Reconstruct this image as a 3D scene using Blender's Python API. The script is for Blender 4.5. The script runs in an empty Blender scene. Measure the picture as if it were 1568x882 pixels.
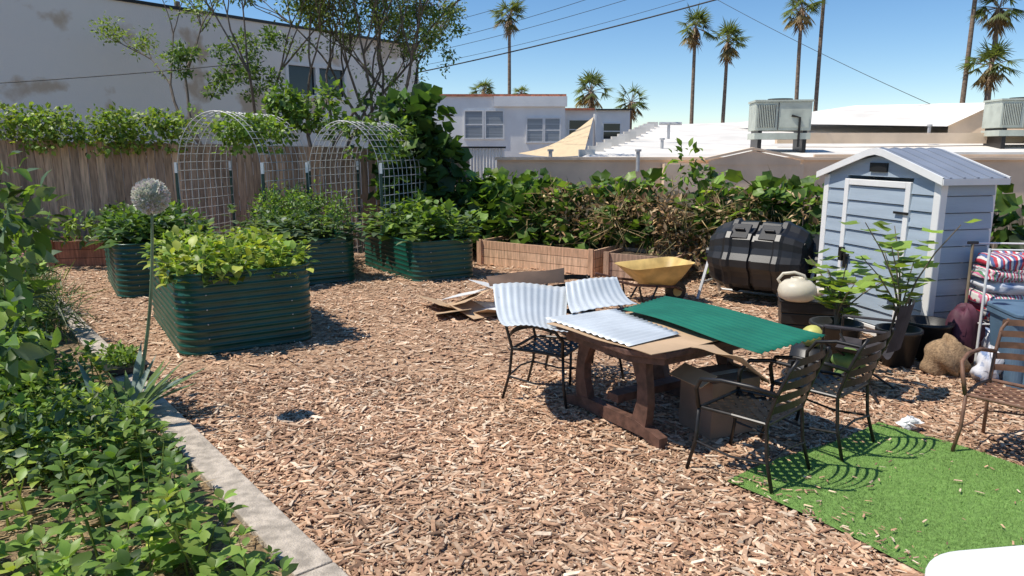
import bpy, math, random
import numpy as np
from mathutils import Vector, Matrix
random.seed(7); rng=np.random.default_rng(7)
scene=bpy.context.scene
R=math.radians
U=random.uniform
# ------------------------------------------------------------------ materials
def _nodes(name):
    m=bpy.data.materials.new(name); m.use_nodes=True
    nt=m.node_tree; return m,nt,nt.nodes['Principled BSDF']
def mat(name,col,rough=.6,metal=0,var=.2,scale=6,bump=0,bscale=60,col2=None,stretch=(1,1,1),detail=5,attr=False,spec=.5,lo=.35,hi=.65):
    m,nt,b=_nodes(name); N=nt.nodes.new; L=nt.links.new
    b.inputs['Roughness'].default_value=rough; b.inputs['Metallic'].default_value=metal
    b.inputs['Specular IOR Level'].default_value=spec
    tc=N('ShaderNodeTexCoord'); mp=N('ShaderNodeMapping'); mp.inputs['Scale'].default_value=stretch
    L(tc.outputs['Object'],mp.inputs['Vector'])
    n=N('ShaderNodeTexNoise'); n.inputs['Scale'].default_value=scale; n.inputs['Detail'].default_value=detail
    L(mp.outputs[0],n.inputs['Vector'])
    r=N('ShaderNodeValToRGB'); r.color_ramp.elements[0].position=lo; r.color_ramp.elements[1].position=hi
    if attr: c=(1,1,1)
    else: c=col
    a=col2 if col2 else tuple(x*(1-var) for x in c)
    bb=c if col2 else tuple(min(1.5,x*(1+var)) for x in c)
    r.color_ramp.elements[0].color=(*a,1); r.color_ramp.elements[1].color=(*bb,1)
    L(n.outputs['Fac'],r.inputs['Fac'])
    out=r.outputs['Color']
    if attr:
        at=N('ShaderNodeAttribute'); at.attribute_name='Col'
        mx=N('ShaderNodeMix'); mx.data_type='RGBA'; mx.blend_type='MULTIPLY'; mx.inputs['Factor'].default_value=1
        L(at.outputs['Color'],mx.inputs['A']); L(out,mx.inputs['B']); out=mx.outputs['Result']
    L(out,b.inputs['Base Color'])
    if bump:
        n2=N('ShaderNodeTexNoise'); n2.inputs['Scale'].default_value=bscale; n2.inputs['Detail'].default_value=6
        L(mp.outputs[0],n2.inputs['Vector'])
        bp=N('ShaderNodeBump'); bp.inputs['Strength'].default_value=bump; bp.inputs['Distance'].default_value=.02
        L(n2.outputs['Fac'],bp.inputs['Height']); L(bp.outputs[0],b.inputs['Normal'])
    return m
def stripemat(name,stops,scale,axis='z',rough=.5):
    m,nt,b=_nodes(name); N=nt.nodes.new; L=nt.links.new
    tc=N('ShaderNodeTexCoord');w=N('ShaderNodeTexWave');w.wave_profile='SAW';w.bands_direction=axis.upper();w.inputs['Scale'].default_value=scale;w.inputs['Distortion'].default_value=1.2;w.inputs['Detail Scale'].default_value=2
    L(tc.outputs['Object'],w.inputs['Vector']);r=N('ShaderNodeValToRGB');r.color_ramp.interpolation='CONSTANT';e=r.color_ramp.elements
    e[0].color=(*stops[0],1);e[0].position=0;e[1].position=1/len(stops);e[1].color=(*stops[1],1)
    for i,c in enumerate(stops[2:]): x=e.new((i+2)/len(stops));x.color=(*c,1)
    L(w.outputs['Fac'],r.inputs['Fac']);L(r.outputs['Color'],b.inputs['Base Color']);b.inputs['Roughness'].default_value=rough
    return m
def leafmat(name,rough=.5,tr=.3,tint=(1.5,1.7,.5)):
    m,nt,b=_nodes(name); N=nt.nodes.new; L=nt.links.new
    at=N('ShaderNodeAttribute'); at.attribute_name='Col'
    L(at.outputs['Color'],b.inputs['Base Color']); b.inputs['Roughness'].default_value=rough
    b.inputs['Specular IOR Level'].default_value=.4
    t=N('ShaderNodeBsdfTranslucent'); mx=N('ShaderNodeMix'); mx.data_type='RGBA'; mx.blend_type='MULTIPLY'; mx.inputs['Factor'].default_value=1
    L(at.outputs['Color'],mx.inputs['A']); mx.inputs['B'].default_value=(*tint,1); L(mx.outputs['Result'],t.inputs['Color'])
    ms=N('ShaderNodeMixShader'); ms.inputs[0].default_value=tr
    L(b.outputs[0],ms.inputs[1]); L(t.outputs[0],ms.inputs[2]); L(ms.outputs[0],nt.nodes['Material Output'].inputs['Surface'])
    return m
M={}
M['leaf']=leafmat('leaf',.45,.34,(1.7,1.7,.6)); M['dry']=leafmat('dry_leaf',.8,.2,(1,1,1))
M['chip']=mat('wood_chip',(1,1,1),.85,attr=True,scale=40,var=.2,stretch=(1,1,1))
M['plank']=mat('fence_wood',(1,1,1),.85,attr=True,scale=5,var=.3,stretch=(6,6,.6),bump=.3,bscale=20)
M['bark']=mat('bark',(.15,.12,.095),.9,var=.4,scale=10,stretch=(2,2,.5),bump=.5,bscale=20)
M['palmbark']=mat('palm_bark',(.24,.175,.125),.9,var=.35,scale=4,stretch=(1,1,3),bump=.4,bscale=8)
M['bedmetal']=mat('green_coated_steel',(.006,.066,.044),.34,var=.2,scale=3,spec=.6)
M['soil']=mat('soil',(.11,.075,.045),.95,var=.5,scale=20,bump=.8,bscale=40)
M['straw']=mat('straw_mulch_soil',(.34,.24,.13),.95,var=.5,scale=30,bump=.8,bscale=60,col2=(.09,.06,.035))
M['stucco']=mat('old_stucco',(.88,.82,.755),.9,col2=(.62,.49,.37),scale=.62,detail=14,bump=.3,bscale=25,lo=.41,hi=.465)
M['white']=mat('white_paint',(.80,.79,.77),.5,var=.04,scale=3)
M['whitewall']=mat('white_stucco',(.88,.86,.82),.85,var=.05,scale=1,bump=.1)
M['tan']=mat('tan_stucco',(.78,.60,.43),.9,var=.1,scale=1.5,bump=.15)
M['roofwhite']=mat('white_roof_coating',(.72,.68,.62),.85,var=.12,scale=.9,bump=.25,bscale=5)
M['glass']=mat('window_glass',(.02,.025,.03),.08,var=.2,scale=1)
M['glasslite']=mat('window_blinds',(.30,.33,.36),.2,var=.2,scale=1,stretch=(.2,.2,12))
M['tile']=mat('roof_tile',(.55,.19,.10),.8,var=.3,scale=6)
M['dark']=mat('black_metal',(.02,.018,.017),.4,var=.3,scale=20,metal=.2)
M['blackpl']=mat('black_plastic',(.018,.018,.019),.42,var=.3,scale=3,bump=.05,bscale=100)
M['shed']=mat('shed_panel',(.36,.43,.50),.6,var=.08,scale=2,stretch=(.5,.5,6),bump=.15,bscale=30)
M['shedroof']=mat('shed_roof_panel',(.23,.26,.32),.5,var=.08,scale=3)
M['galv']=mat('galvanised_wire',(.50,.50,.50),.5,metal=.3,var=.1)
M['postgreen']=mat('post_green',(.02,.05,.035),.6)
M['corrwhite']=mat('white_corrugated_sheet',(.64,.68,.70),.38,metal=.15,var=.10,scale=3)
M['corrgreen']=mat('green_corrugated_sheet',(.012,.14,.085),.4,var=.16,scale=3)
M['card']=mat('cardboard',(.52,.36,.22),.85,var=.12,scale=4)
M['carddark']=mat('cardboard_brown',(.27,.17,.115),.85,var=.15,scale=4)
M['tablewood']=mat('stained_wood',(.12,.06,.042),.6,var=.35,scale=5,stretch=(3,3,3),bump=.15)
M['yellow']=mat('wheelbarrow_paint',(.60,.42,.15),.55,var=.25,scale=5)
M['rust']=mat('rusty_brown_metal',(.17,.085,.05),.6,var=.3,scale=15)
M['beige']=mat('beige_plastic',(.62,.56,.44),.45,var=.06)
M['bluebin']=mat('blue_plastic',(.10,.17,.25),.5,var=.1)
M['burlap']=mat('burlap',(.32,.21,.12),.95,var=.3,scale=50,bump=.6,bscale=120)
M['fabricdk']=mat('dark_fabric',(.035,.03,.035),.85,var=.3,scale=10)
M['sail']=mat('shade_cloth',(.66,.51,.32),.85,var=.06)
M['concrete']=mat('weathered_board',(.46,.395,.325),.9,var=.28,scale=5,stretch=(3,3,3),bump=.5,bscale=30)
M['acmetal']=mat('ac_housing',(.50,.53,.45),.5,var=.12,scale=3)
M['acgrill']=mat('ac_grille',(.06,.06,.06),.6)
M['wire']=mat('cable',(.015,.015,.015),.7)
M['bagpink']=stripemat('striped_fabric_pink',[(.65,.65,.66),(.55,.05,.10),(.70,.66,.60),(.62,.18,.30),(.1,.25,.12)],5,'x')
M['bagred']=stripemat('striped_fabric_red',[(.5,.04,.06),(.7,.68,.66),(.10,.14,.30)],6,'x')
M['bagdark']=mat('plum_bag',(.09,.025,.045),.7,var=.3)
M['bagwhite']=mat('pale_bag',(.66,.66,.70),.5,col2=(.18,.25,.42),scale=5,lo=.40,hi=.46)
M['pumpkin']=mat('squash_skin',(.50,.48,.13),.5,var=.1)
M['allium']=mat('allium_core',(.35,.38,.28),.9)
M['stalk']=mat('stalk_green',(.16,.22,.12),.5)
M['stem']=mat('stem_bark',(.18,.14,.09),.8)
M['pouch']=mat('green_fabric',(.16,.26,.07),.8)

def mulchmat():
    m,nt,b=_nodes('wood_mulch'); N=nt.nodes.new; L=nt.links.new
    tc=N('ShaderNodeTexCoord')
    nz=N('ShaderNodeTexNoise'); nz.inputs['Scale'].default_value=9; L(tc.outputs['Object'],nz.inputs['Vector'])
    mx=N('ShaderNodeMix'); mx.data_type='VECTOR'; mx.inputs['Factor'].default_value=.15
    L(tc.outputs['Object'],mx.inputs['A']); L(nz.outputs['Color'],mx.inputs['B'])
    mp=N('ShaderNodeMapping'); mp.inputs['Scale'].default_value=(1,2.4,1); mp.inputs['Rotation'].default_value=(0,0,.6); L(mx.outputs['Result'],mp.inputs['Vector'])
    v=N('ShaderNodeTexVoronoi'); v.inputs['Scale'].default_value=38; L(mp.outputs[0],v.inputs['Vector'])
    sp=N('ShaderNodeSeparateColor'); L(v.outputs['Color'],sp.inputs[0])
    r=N('ShaderNodeValToRGB'); e=r.color_ramp.elements
    e[0].color=(.13,.07,.035,1); e[1].color=(.66,.48,.33,1)
    for p,c in ((.2,(.30,.17,.095,1)),(.6,(.49,.305,.19,1)),(.85,(.56,.375,.24,1))):
        x=e.new(p); x.color=c
    L(sp.outputs[0],r.inputs['Fac']); L(r.outputs['Color'],b.inputs['Base Color'])
    b.inputs['Roughness'].default_value=.9
    bp=N('ShaderNodeBump'); bp.inputs['Strength'].default_value=.9; bp.inputs['Distance'].default_value=.02
    L(sp.outputs[1],bp.inputs['Height']); L(bp.outputs[0],b.inputs['Normal'])
    return m
M['mulch']=mulchmat()
M['turf']=mat('artificial_turf',(.19,.34,.075),.8,var=.2,scale=40,bump=.6,bscale=300)
M['earth']=mat('earth',(.22,.16,.11),.95,var=.3,scale=1.5,bump=.4,bscale=10)

# ------------------------------------------------------------------ primitives
def rotm(a=0,b=0,c=0):
    return Matrix.Rotation(c,3,'Z')@Matrix.Rotation(b,3,'Y')@Matrix.Rotation(a,3,'X')
def box(c,s,rot=None):
    V=[]
    for z in(-.5,.5):
        for x,y in((-.5,-.5),(.5,-.5),(.5,.5),(-.5,.5)):
            v=Vector((x*s[0],y*s[1],z*s[2]))
            if rot: v=rot@v
            V.append((v.x+c[0],v.y+c[1],v.z+c[2]))
    return V,[(3,2,1,0),(4,5,6,7),(0,1,5,4),(1,2,6,5),(2,3,7,6),(3,0,4,7)]
def bb(x0,x1,y0,y1,z0,z1): return box(((x0+x1)/2,(y0+y1)/2,(z0+z1)/2),(x1-x0,y1-y0,z1-z0))
def beam(p,q,w,h,up=(0,0,1)):
    p=Vector(p);q=Vector(q);d=(q-p);L=d.length;d.normalize();u=Vector(up)
    if abs(d.dot(u))>.95: u=Vector((0,1,0))
    s=d.cross(u).normalized();u=s.cross(d)
    V=[]
    for t in(p,q):
        for a,b_ in((-1,-1),(1,-1),(1,1),(-1,1)): V.append(tuple(t+s*a*w/2+u*b_*h/2))
    return V,[(0,1,2,3),(7,6,5,4),(0,4,5,1),(1,5,6,2),(2,6,7,3),(3,7,4,0)]
def tube(pts,r,n=6,cap=True):
    pts=[Vector(p) for p in pts]; k=len(pts); rr=r if isinstance(r,(list,tuple)) else [r]*k
    V=[];F=[];prev=None
    for i,p in enumerate(pts):
        d=(pts[min(i+1,k-1)]-pts[max(i-1,0)]).normalized()
        if prev is None:
            u=Vector((0,0,1)) if abs(d.z)<.9 else Vector((1,0,0))
            s=d.cross(u).normalized()
        else: s=(prev-d*prev.dot(d)).normalized()
        prev=s;u=s.cross(d)
        for j in range(n):
            a=2*math.pi*j/n; V.append(tuple(p+s*math.cos(a)*rr[i]+u*math.sin(a)*rr[i]))
    for i in range(k-1):
        for j in range(n):
            a=i*n+j;b_=i*n+(j+1)%n; F.append((a,b_,b_+n,a+n))
    if cap: F.append(tuple(range(n))[::-1]); F.append(tuple(range((k-1)*n,k*n)))
    return V,F
def prism(poly,z0,z1):
    n=len(poly);V=[(x,y,z0) for x,y in poly]+[(x,y,z1) for x,y in poly]
    F=[tuple(range(n))[::-1],tuple(range(n,2*n))]+[(i,(i+1)%n,(i+1)%n+n,i+n) for i in range(n)]
    return V,F
def grid(fn,nu,nv):
    V=[tuple(fn(i/nu,j/nv)) for i in range(nu+1) for j in range(nv+1)]
    F=[(i*(nv+1)+j,(i+1)*(nv+1)+j,(i+1)*(nv+1)+j+1,i*(nv+1)+j+1) for i in range(nu) for j in range(nv)]
    return V,F
def lathe(prof,n=24,c=(0,0,0)):
    V=[];F=[]
    for r,z in prof:
        for j in range(n):
            a=2*math.pi*j/n; V.append((c[0]+r*math.cos(a),c[1]+r*math.sin(a),c[2]+z))
    for i in range(len(prof)-1):
        for j in range(n):
            a=i*n+j;b_=i*n+(j+1)%n; F.append((a,b_,b_+n,a+n))
    return V,F
def blob(c,r,noise=.15,seed=0,n=16,sq=1.0):
    rd=random.Random(seed); ph=[(rd.uniform(0,6),rd.uniform(1.5,4),rd.uniform(1.5,4)) for _ in range(5)]
    sp=lambda t:math.copysign(abs(t)**sq,t)
    def f(u,v):
        a=2*math.pi*u;b_=math.pi*(v-.5)
        k=1+noise*sum(math.sin(p[1]*2*math.cos(a)+p[0]+p[2]*2*math.sin(b_)) for p in ph)/2.5
        return (c[0]+r[0]*k*sp(math.cos(a))*sp(math.cos(b_)),c[1]+r[1]*k*sp(math.sin(a))*sp(math.cos(b_)),c[2]+r[2]*k*sp(math.sin(b_)))
    return grid(f,n,n//2+2)
def rrect(w,l,r,k=6):
    P=[]
    for cx,cy,a0 in((w/2-r,l/2-r,0),(-w/2+r,l/2-r,90),(-w/2+r,-l/2+r,180),(w/2-r,-l/2+r,270)):
        for i in range(k+1):
            a=R(a0+90*i/k); P.append((cx+r*math.cos(a),cy+r*math.sin(a)))
    return P
class Obj:
    def __init__(s,name,loc=(0,0,0),rot=0): s.name=name;s.loc=loc;s.rot=rot;s.parts={}
    def add(s,part,VF,m,smooth=False,col=None,bevel=0):
        p=s.parts.setdefault(part,dict(V=[],F=[],C=[],mat=m,smooth=smooth,bevel=bevel))
        o=len(p['V']);p['V']+=list(VF[0]);p['F']+=[tuple(i+o for i in f) for f in VF[1]]
        p['C']+=[col if col else (1,1,1)]*len(VF[0]); return s
    def done(s):
        obs=[]
        for k,p in s.parts.items():
            me=bpy.data.meshes.new(k);me.from_pydata(p['V'],[],p['F'])
            me.materials.append(M[p['mat']])
            a=me.attributes.new('Col','FLOAT_COLOR','POINT')
            C=np.ones((len(p['V']),4),dtype=np.float32);C[:,:3]=np.array(p['C']);a.data.foreach_set('color',C.ravel())
            if p['smooth']: me.polygons.foreach_set('use_smooth',[True]*len(me.polygons))
            me.update()
            ob=bpy.data.objects.new(k,me);scene.collection.objects.link(ob)
            if p['bevel']:
                bm=ob.modifiers.new('b','BEVEL');bm.width=p['bevel'];bm.segments=2;bm.limit_method='ANGLE'
            obs.append(ob)
        if len(obs)==1: top=obs[0];top.name=s.name
        else:
            top=bpy.data.objects.new(s.name,None);scene.collection.objects.link(top)
            for o in obs:o.parent=top
        top.location=s.loc;top.rotation_euler=(0,0,s.rot);return top

# ------------------------------------------------------------------ foliage
T_OV=(np.array([(0,0,0),(-.2,.25,.05),(0,.25,0),(.2,.25,.05),(-.27,.5,.06),(0,.52,0),(.27,.5,.06),(-.15,.8,-.01),(0,.8,-.06),(.15,.8,-.01),(0,1.02,-.16)]),
      [(0,2,1),(0,3,2),(1,2,5,4),(2,3,6,5),(4,5,8,7),(5,6,9,8),(7,8,10),(8,9,10)])
T_SM=(np.array([(0,0,0),(-.28,.5,.07),(.28,.5,.07),(0,1,-.1)]),[(0,3,1),(0,2,3)])
_rp=[(0,.5,-.07)]+[(math.sin(a)*.5*(1+.16*math.cos(a*5)),.5-math.cos(a)*.5*(1+.16*math.cos(a*5)),.05+.05*math.sin(a*3)) for a in [2*math.pi*i/15 for i in range(1,15)]]+[(0,.12,.0)]
T_RD=(np.array(_rp),[(0,i,i+1) for i in range(1,15)]+[(0,15,1)])
T_BL=(np.array([(-.03,0,0),(.03,0,0),(.02,.6,0),(0,1,-.06),(-.02,.6,0)]),[(0,1,2,3,4)])
T_CH=(np.array([(-.42,-.45,0),(.3,-.5,0),(.5,.3,0),(-.2,.5,0),(-.4,-.42,.06),(.28,-.46,.05),(.46,.28,.06),(-.18,.46,.05)])*np.array([.29,1,1]),
      [(4,5,6,7),(0,1,5,4),(1,2,6,5),(2,3,7,6),(3,0,4,7)])
T_Q=(np.array([(-.13,-.45,0),(.08,-.5,.02),(.14,.3,0),(-.04,.5,.03)]),[(0,1,2,3)])
def nrm(a): return a/np.maximum(np.linalg.norm(a,axis=1,keepdims=True),1e-9)
class Fol:
    def __init__(s): s.A=[[],[],[],[],[]]
    def add(s,P,Fw,N,S,C):
        for l,x in zip(s.A,(P,Fw,N,S,C)): l.append(np.asarray(x,dtype=float))
    def one(s,p,f,n,sz,c):
        s.add([p],[f],[n],[sz],[c])
    def build(s,name,T,m='leaf',width=1,parent=None,smooth=True):
        P,Fw,N,S,C=[np.concatenate(x) for x in s.A]
        Fw=nrm(Fw);N=nrm(N);sd=nrm(np.cross(Fw,N));N=np.cross(sd,Fw)
        t,fc=T;n=len(P);k=len(t)
        V=P[:,None]+S[:,None,None]*(width*t[None,:,0:1]*sd[:,None]+t[None,:,1:2]*Fw[:,None]+t[None,:,2:3]*N[:,None])
        lv=np.array([i for f in fc for i in f]);tot=np.array([len(f) for f in fc])
        loops=(np.arange(n)[:,None]*k+lv[None]).ravel();tots=np.tile(tot,n);starts=np.concatenate(([0],np.cumsum(tots)[:-1]))
        me=bpy.data.meshes.new(name);me.vertices.add(n*k);me.vertices.foreach_set('co',V.astype(np.float32).ravel())
        me.loops.add(len(loops));me.loops.foreach_set('vertex_index',loops.astype(np.int32))
        me.polygons.add(len(tots));me.polygons.foreach_set('loop_start',starts.astype(np.int32))
        me.polygons.foreach_set('use_smooth',np.full(len(tots),bool(smooth)))
        me.update(calc_edges=True)
        a=me.attributes.new('Col','FLOAT_COLOR','POINT')
        CC=np.ones((n,k,4),dtype=np.float32);CC[:,:,:3]=C[:,None,:];a.data.foreach_set('color',CC.ravel())
        me.materials.append(M[m]);ob=bpy.data.objects.new(name,me);scene.collection.objects.link(ob)
        if parent: ob.parent=parent
        return ob
def cols(pal,n,v=.3):
    pal=np.array(pal);c=pal[rng.integers(0,len(pal),n)];return np.clip(c*(1+rng.normal(0,v,(n,1))).clip(.35,1.8),0,1)
G_MID=[(.095,.17,.036),(.115,.20,.04),(.07,.13,.032)]
G_BR=[(.195,.30,.06),(.16,.26,.05),(.24,.34,.07)]
G_DK=[(.04,.085,.026),(.055,.11,.032)]
G_BL=[(.12,.18,.105),(.17,.225,.14),(.10,.165,.09)]
G_YE=[(.40,.44,.09),(.33,.39,.075),(.24,.33,.055)]
def clump(f,c,r,n,size,pal,up=.6,out=.7,shell=.35,sv=.3,cv=.3):
    d=nrm(rng.normal(0,1,(n,3)));rad=rng.uniform(shell,1,(n,1))**.7
    rad*=1+.18*np.sin(d[:,:1]*5+c[0]*3)+.15*np.sin(d[:,1:2]*6+d[:,2:3]*4+c[1])
    P=np.array(c)+d*rad*np.array(r)
    P[:,2]=np.maximum(P[:,2],.02)
    Fw=d*out+rng.normal(0,.5,(n,3));Nn=np.array([0,0,1])*up+d*.5+rng.normal(0,.35,(n,3))
    f.add(P,Fw,Nn,size*(1+rng.normal(0,sv,n)).clip(.4,1.8),cols(pal,n,cv))
def herb(f,x,y,z0,h,leaf,pal,nodes=7,lean=.1,stems=None):
    lx,ly=U(-lean,lean),U(-lean,lean);a0=U(0,6.3)
    for k in range(nodes):
        t=(k+1)/nodes;z=z0+h*t;px=x+lx*t;py=y+ly*t
        s=leaf*(1.15-.6*t*t)*U(.8,1.15)
        m=2 if k<nodes-1 else 5
        for j in range(m):
            a=a0+k*1.6+j*2*math.pi/m+U(-.3,.3);el=(.1+.9*t*t)*U(.4,1.2)-.15
            d=(math.cos(a)*math.cos(el),math.sin(a)*math.cos(el),math.sin(el))
            off=.25*leaf*(1.3-t)
            f.one((px+d[0]*off,py+d[1]*off,z),d,(-d[0]*math.sin(el)*1.0+U(-.2,.2),-d[1]*math.sin(el)+U(-.2,.2),math.cos(el)),s,cols(pal,1)[0])
    if stems is not None:
        stems.one((x,y,z0),(lx,ly,h),(1,0,0),h,(.16,.22,.07))
# ------------------------------------------------------------------ world / camera / sun
az=math.atan2(-.96,-.17);el=R(62)
w=bpy.data.worlds.new('World');scene.world=w;w.use_nodes=True;nt=w.node_tree
sky=nt.nodes.new('ShaderNodeTexSky');sky.sky_type='NISHITA';sky.sun_disc=False;sky.sun_elevation=el;sky.sun_rotation=az
sky.altitude=1500;sky.air_density=1.0;sky.dust_density=0;sky.ozone_density=2.0
hs=nt.nodes.new('ShaderNodeHueSaturation');hs.inputs['Saturation'].default_value=1.22
bg=nt.nodes['Background'];bg.inputs['Strength'].default_value=.14;nt.links.new(sky.outputs[0],hs.inputs['Color']);nt.links.new(hs.outputs[0],bg.inputs['Color'])
sl=bpy.data.lights.new('sun','SUN');sl.energy=5.0;sl.angle=R(.53);sl.color=(1,.94,.84)
so=bpy.data.objects.new('sun',sl);scene.collection.objects.link(so)
sv=Vector((math.cos(el)*math.sin(az),math.cos(el)*math.cos(az),math.sin(el)))
so.rotation_euler=sv.to_track_quat('Z','Y').to_euler();so.location=(0,0,30)
cd=bpy.data.cameras.new('camera');cd.sensor_width=36;cd.lens=25.25;cd.clip_end=2000;cd.clip_start=.05
co=bpy.data.objects.new('camera',cd);scene.collection.objects.link(co);co.location=(0,0,2.1);co.rotation_euler=(R(78.9),0,0);scene.camera=co
scene.view_settings.view_transform='Standard';scene.view_settings.look='None'

# ------------------------------------------------------------------ ground
Obj('ground').add('g',grid(lambda u,v:((u-.5)*1600,(v-.5)*1600,-.03),4,4),'earth').done()
def gh(x,y): return .012*np.sin(x*2.1+y)+.01*np.sin(y*2.7-x*1.3)
Obj('mulch_ground').add('g',grid(lambda u,v:(-12+24*u,-2+17*v,float(gh(-12+24*u,-2+17*v))),120,90),'mulch',smooth=True).done()
ta=np.array([1.35,4.2]);e1=np.array([.83,.56]);e2=np.array([.56,-.83])
def chips(n,y0,y1,pw):
    y=y0+(y1-y0)*rng.uniform(0,1,n)**pw;x=rng.uniform(-1,1,n)*(.80*y+.6)
    k=((x+1.0)*.77+(y-3.24)*.64>0.12)
    a=(x-ta[0])*e1[0]+(y-ta[1])*e1[1];b=(x-ta[0])*e2[0]+(y-ta[1])*e2[1]
    k&=~((a>.03)&(a<1.72)&(b>.03)&(b<3.2))
    return x[k],y[k]
pal=[(.52,.315,.195),(.47,.28,.17),(.60,.41,.27),(.36,.20,.12),(.72,.56,.41),(.24,.14,.085),(.50,.295,.175),(.55,.35,.22),(.66,.48,.33)]
for (n,a,b_,pw,T,sz) in((85000,2.4,6.5,.8,T_CH,.044),(60000,6.5,14,.85,T_Q,.055)):
    x,y=chips(n,a,b_,pw);n=len(x);f=Fol()
    an=rng.uniform(0,2*math.pi,n);ti=rng.normal(0,.12,n)
    Fw=np.stack([np.cos(an),np.sin(an),ti],1);Nn=np.stack([rng.normal(0,.2,n),rng.normal(0,.2,n),np.ones(n)],1)
    z=rng.uniform(.004,.024,n)+gh(x,y)
    cc=cols(pal,n,.15)*(1+.13*np.sin(x*1.7+1.3*np.sin(y*1.1))*np.sin(y*2.3+x))[:,None]
    f.add(np.stack([x,y,z],1),Fw,Nn,sz*(rng.lognormal(0,.5,n)).clip(.25,2.8),cc)
    f.build('wood_chips',T,'chip',smooth=False)
def tpt(u,v): p=ta+e1*u*1.75+e2*v*3.2;return (p[0]+.02*math.sin(v*9),p[1]+.02*math.sin(u*7+v*5),.04+.008*math.sin(u*6+v*9))
Obj('artificial_turf').add('t',grid(tpt,20,30),'turf').done()
n=70000;uu=rng.uniform(0,1,n);vv=rng.uniform(0,1,n)
X=ta[0]+e1[0]*uu*1.75+e2[0]*vv*3.2+.02*np.sin(vv*9);Y=ta[1]+e1[1]*uu*1.75+e2[1]*vv*3.2+.02*np.sin(uu*7+vv*5)
f=Fol();f.add(np.stack([X,Y,.04+.008*np.sin(uu*6+vv*9)],1),np.stack([rng.normal(0,.6,n),rng.normal(0,.6,n),np.ones(n)],1),rng.normal(0,1,(n,3)),rng.uniform(.010,.020,n),cols([(.24,.39,.10),(.19,.34,.08),(.30,.45,.14)],n,.18)*(1+.12*np.sin(uu*9+3*np.sin(vv*7)))[:,None])
f.build('turf_blades',T_BL,'dry',width=2.2)
n=460;uu=rng.uniform(0,1,n);vv=rng.uniform(0,1,n)**1.2;an=rng.uniform(0,6.3,n);uu[:220]=np.abs(rng.normal(0,.08,220));f=Fol()
f.add(np.stack([ta[0]+e1[0]*uu*1.75+e2[0]*vv*3.2,ta[1]+e1[1]*uu*1.75+e2[1]*vv*3.2,np.full(n,.06)],1),np.stack([np.cos(an),np.sin(an),an*0],1),np.stack([rng.normal(0,.2,n),rng.normal(0,.2,n),np.ones(n)],1),rng.uniform(.012,.055,n),cols(pal,n))
f.build('stray_wood_chips',T_CH,'chip',smooth=False)
o=Obj('garden_edging');D=Vector((-.64,.77,0));Nn=Vector((-.77,-.64,0));P0=Vector((-1.02,3.24,0))
st=-2.5
while st<8.4:
    L=2.4;a=P0+D*st+Vector((0,0,.045));o.add('board',beam(a,a+D*L,.2,.09),'concrete',bevel=.008);st+=L+.012
o.done()
Obj('garden_bed_soil').add('s',([tuple(P0+D*s_+Nn*o_+Vector((0,0,.05))) for s_,o_ in((-3,.09),(9,.09),(9,5),(-3,5))],[(0,1,2,3)]),'straw').done()
def gp(s_,o_): p=P0+D*s_+Nn*o_;return p.x,p.y
n=7000;f=Fol();ss=rng.uniform(-2.6,5,n);oo=rng.uniform(.12,2.2,n);an=rng.uniform(0,6.3,n)
f.add(np.stack([P0.x+D.x*ss+Nn.x*oo,P0.y+D.y*ss+Nn.y*oo,rng.uniform(.055,.09,n)],1),np.stack([np.cos(an),np.sin(an),rng.normal(0,.12,n)],1),np.tile([0,0,1.],(n,1)),rng.uniform(.06,.18,n),cols([(.55,.42,.24),(.44,.31,.17),(.64,.52,.33)],n))
f.build('straw_mulch',T_BL,'dry',width=.9)

# ------------------------------------------------------------------ raised beds
def metal_bed(ax,ay,w,l,h,ang):
    Lx,Ly=-math.sin(ang),math.cos(ang);Wx,Wy=math.cos(ang),math.sin(ang)
    cx=ax+Wx*w/2+Lx*l/2;cy=ay+Wy*w/2+Ly*l/2
    o=Obj('raised_garden_bed',(cx,cy,0),ang)
    prof=rrect(w,l,.24,8);n=len(prof);nz=int(h/.076)*10;V=[];F=[]
    for i in range(nz+1):
        z=h*i/nz;t=(z/.076)%1;k=.011*max(0,math.sin(math.pi*2*t))
        q=rrect(w+2*k,l+2*k,.24+k,8);V+=[(x,y,z) for x,y in q]
    for i in range(nz):
        for j in range(n): a=i*n+j;b2=i*n+(j+1)%n;F.append((a,b2,b2+n,a+n))
    o.add('corrugated_wall',(V,F),'bedmetal',smooth=True)
    rim=[(x,y,h) for x,y in rrect(w+.01,l+.01,.245,8)];rim.append(rim[0])
    o.add('top_rim',tube(rim,.014,6,False),'bedmetal',smooth=True)
    o.add('soil',prism(rrect(w-.02,l-.02,.23,8),h-.12,h-.09),'soil')
    for sx in(-1,1):
        for yy in([-l/2+.26,0,l/2-.26]):
            for k in range(0,int(h/.076),2): o.add('bolts',box((sx*(w/2+.014),yy,.076*k+.02),(.008,.011,.011)),'galv')
    for sy in(-1,1):
        for xx in(-w/2+.26,w/2-.26):
            for k in range(0,int(h/.076),2): o.add('bolts',box((xx,sy*(l/2+.014),.076*k+.02),(.011,.008,.011)),'galv')
    o.done();return (cx,cy,w,l,h,ang)
BA=R(33)
B1=metal_bed(-3.32,6.98,1.38,2.4,.84,BA)
B2=metal_bed(-5.5,9.85,1.2,2.2,.76,BA)
B4=metal_bed(-3.5,10.65,1.25,2.3,.70,BA)
B3=metal_bed(-1.5,11.05,1.12,2.3,.64,BA)
def bedpts(B,n,m=.06):
    cx,cy,w,l,h,a=B;u=rng.uniform(-1,1,n)*(w/2-m);v=rng.uniform(-1,1,n)*(l/2-m)
    return np.stack([cx+u*math.cos(a)-v*math.sin(a),cy+u*math.sin(a)+v*math.cos(a)],1)
f=Fol();st=Fol()
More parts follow.
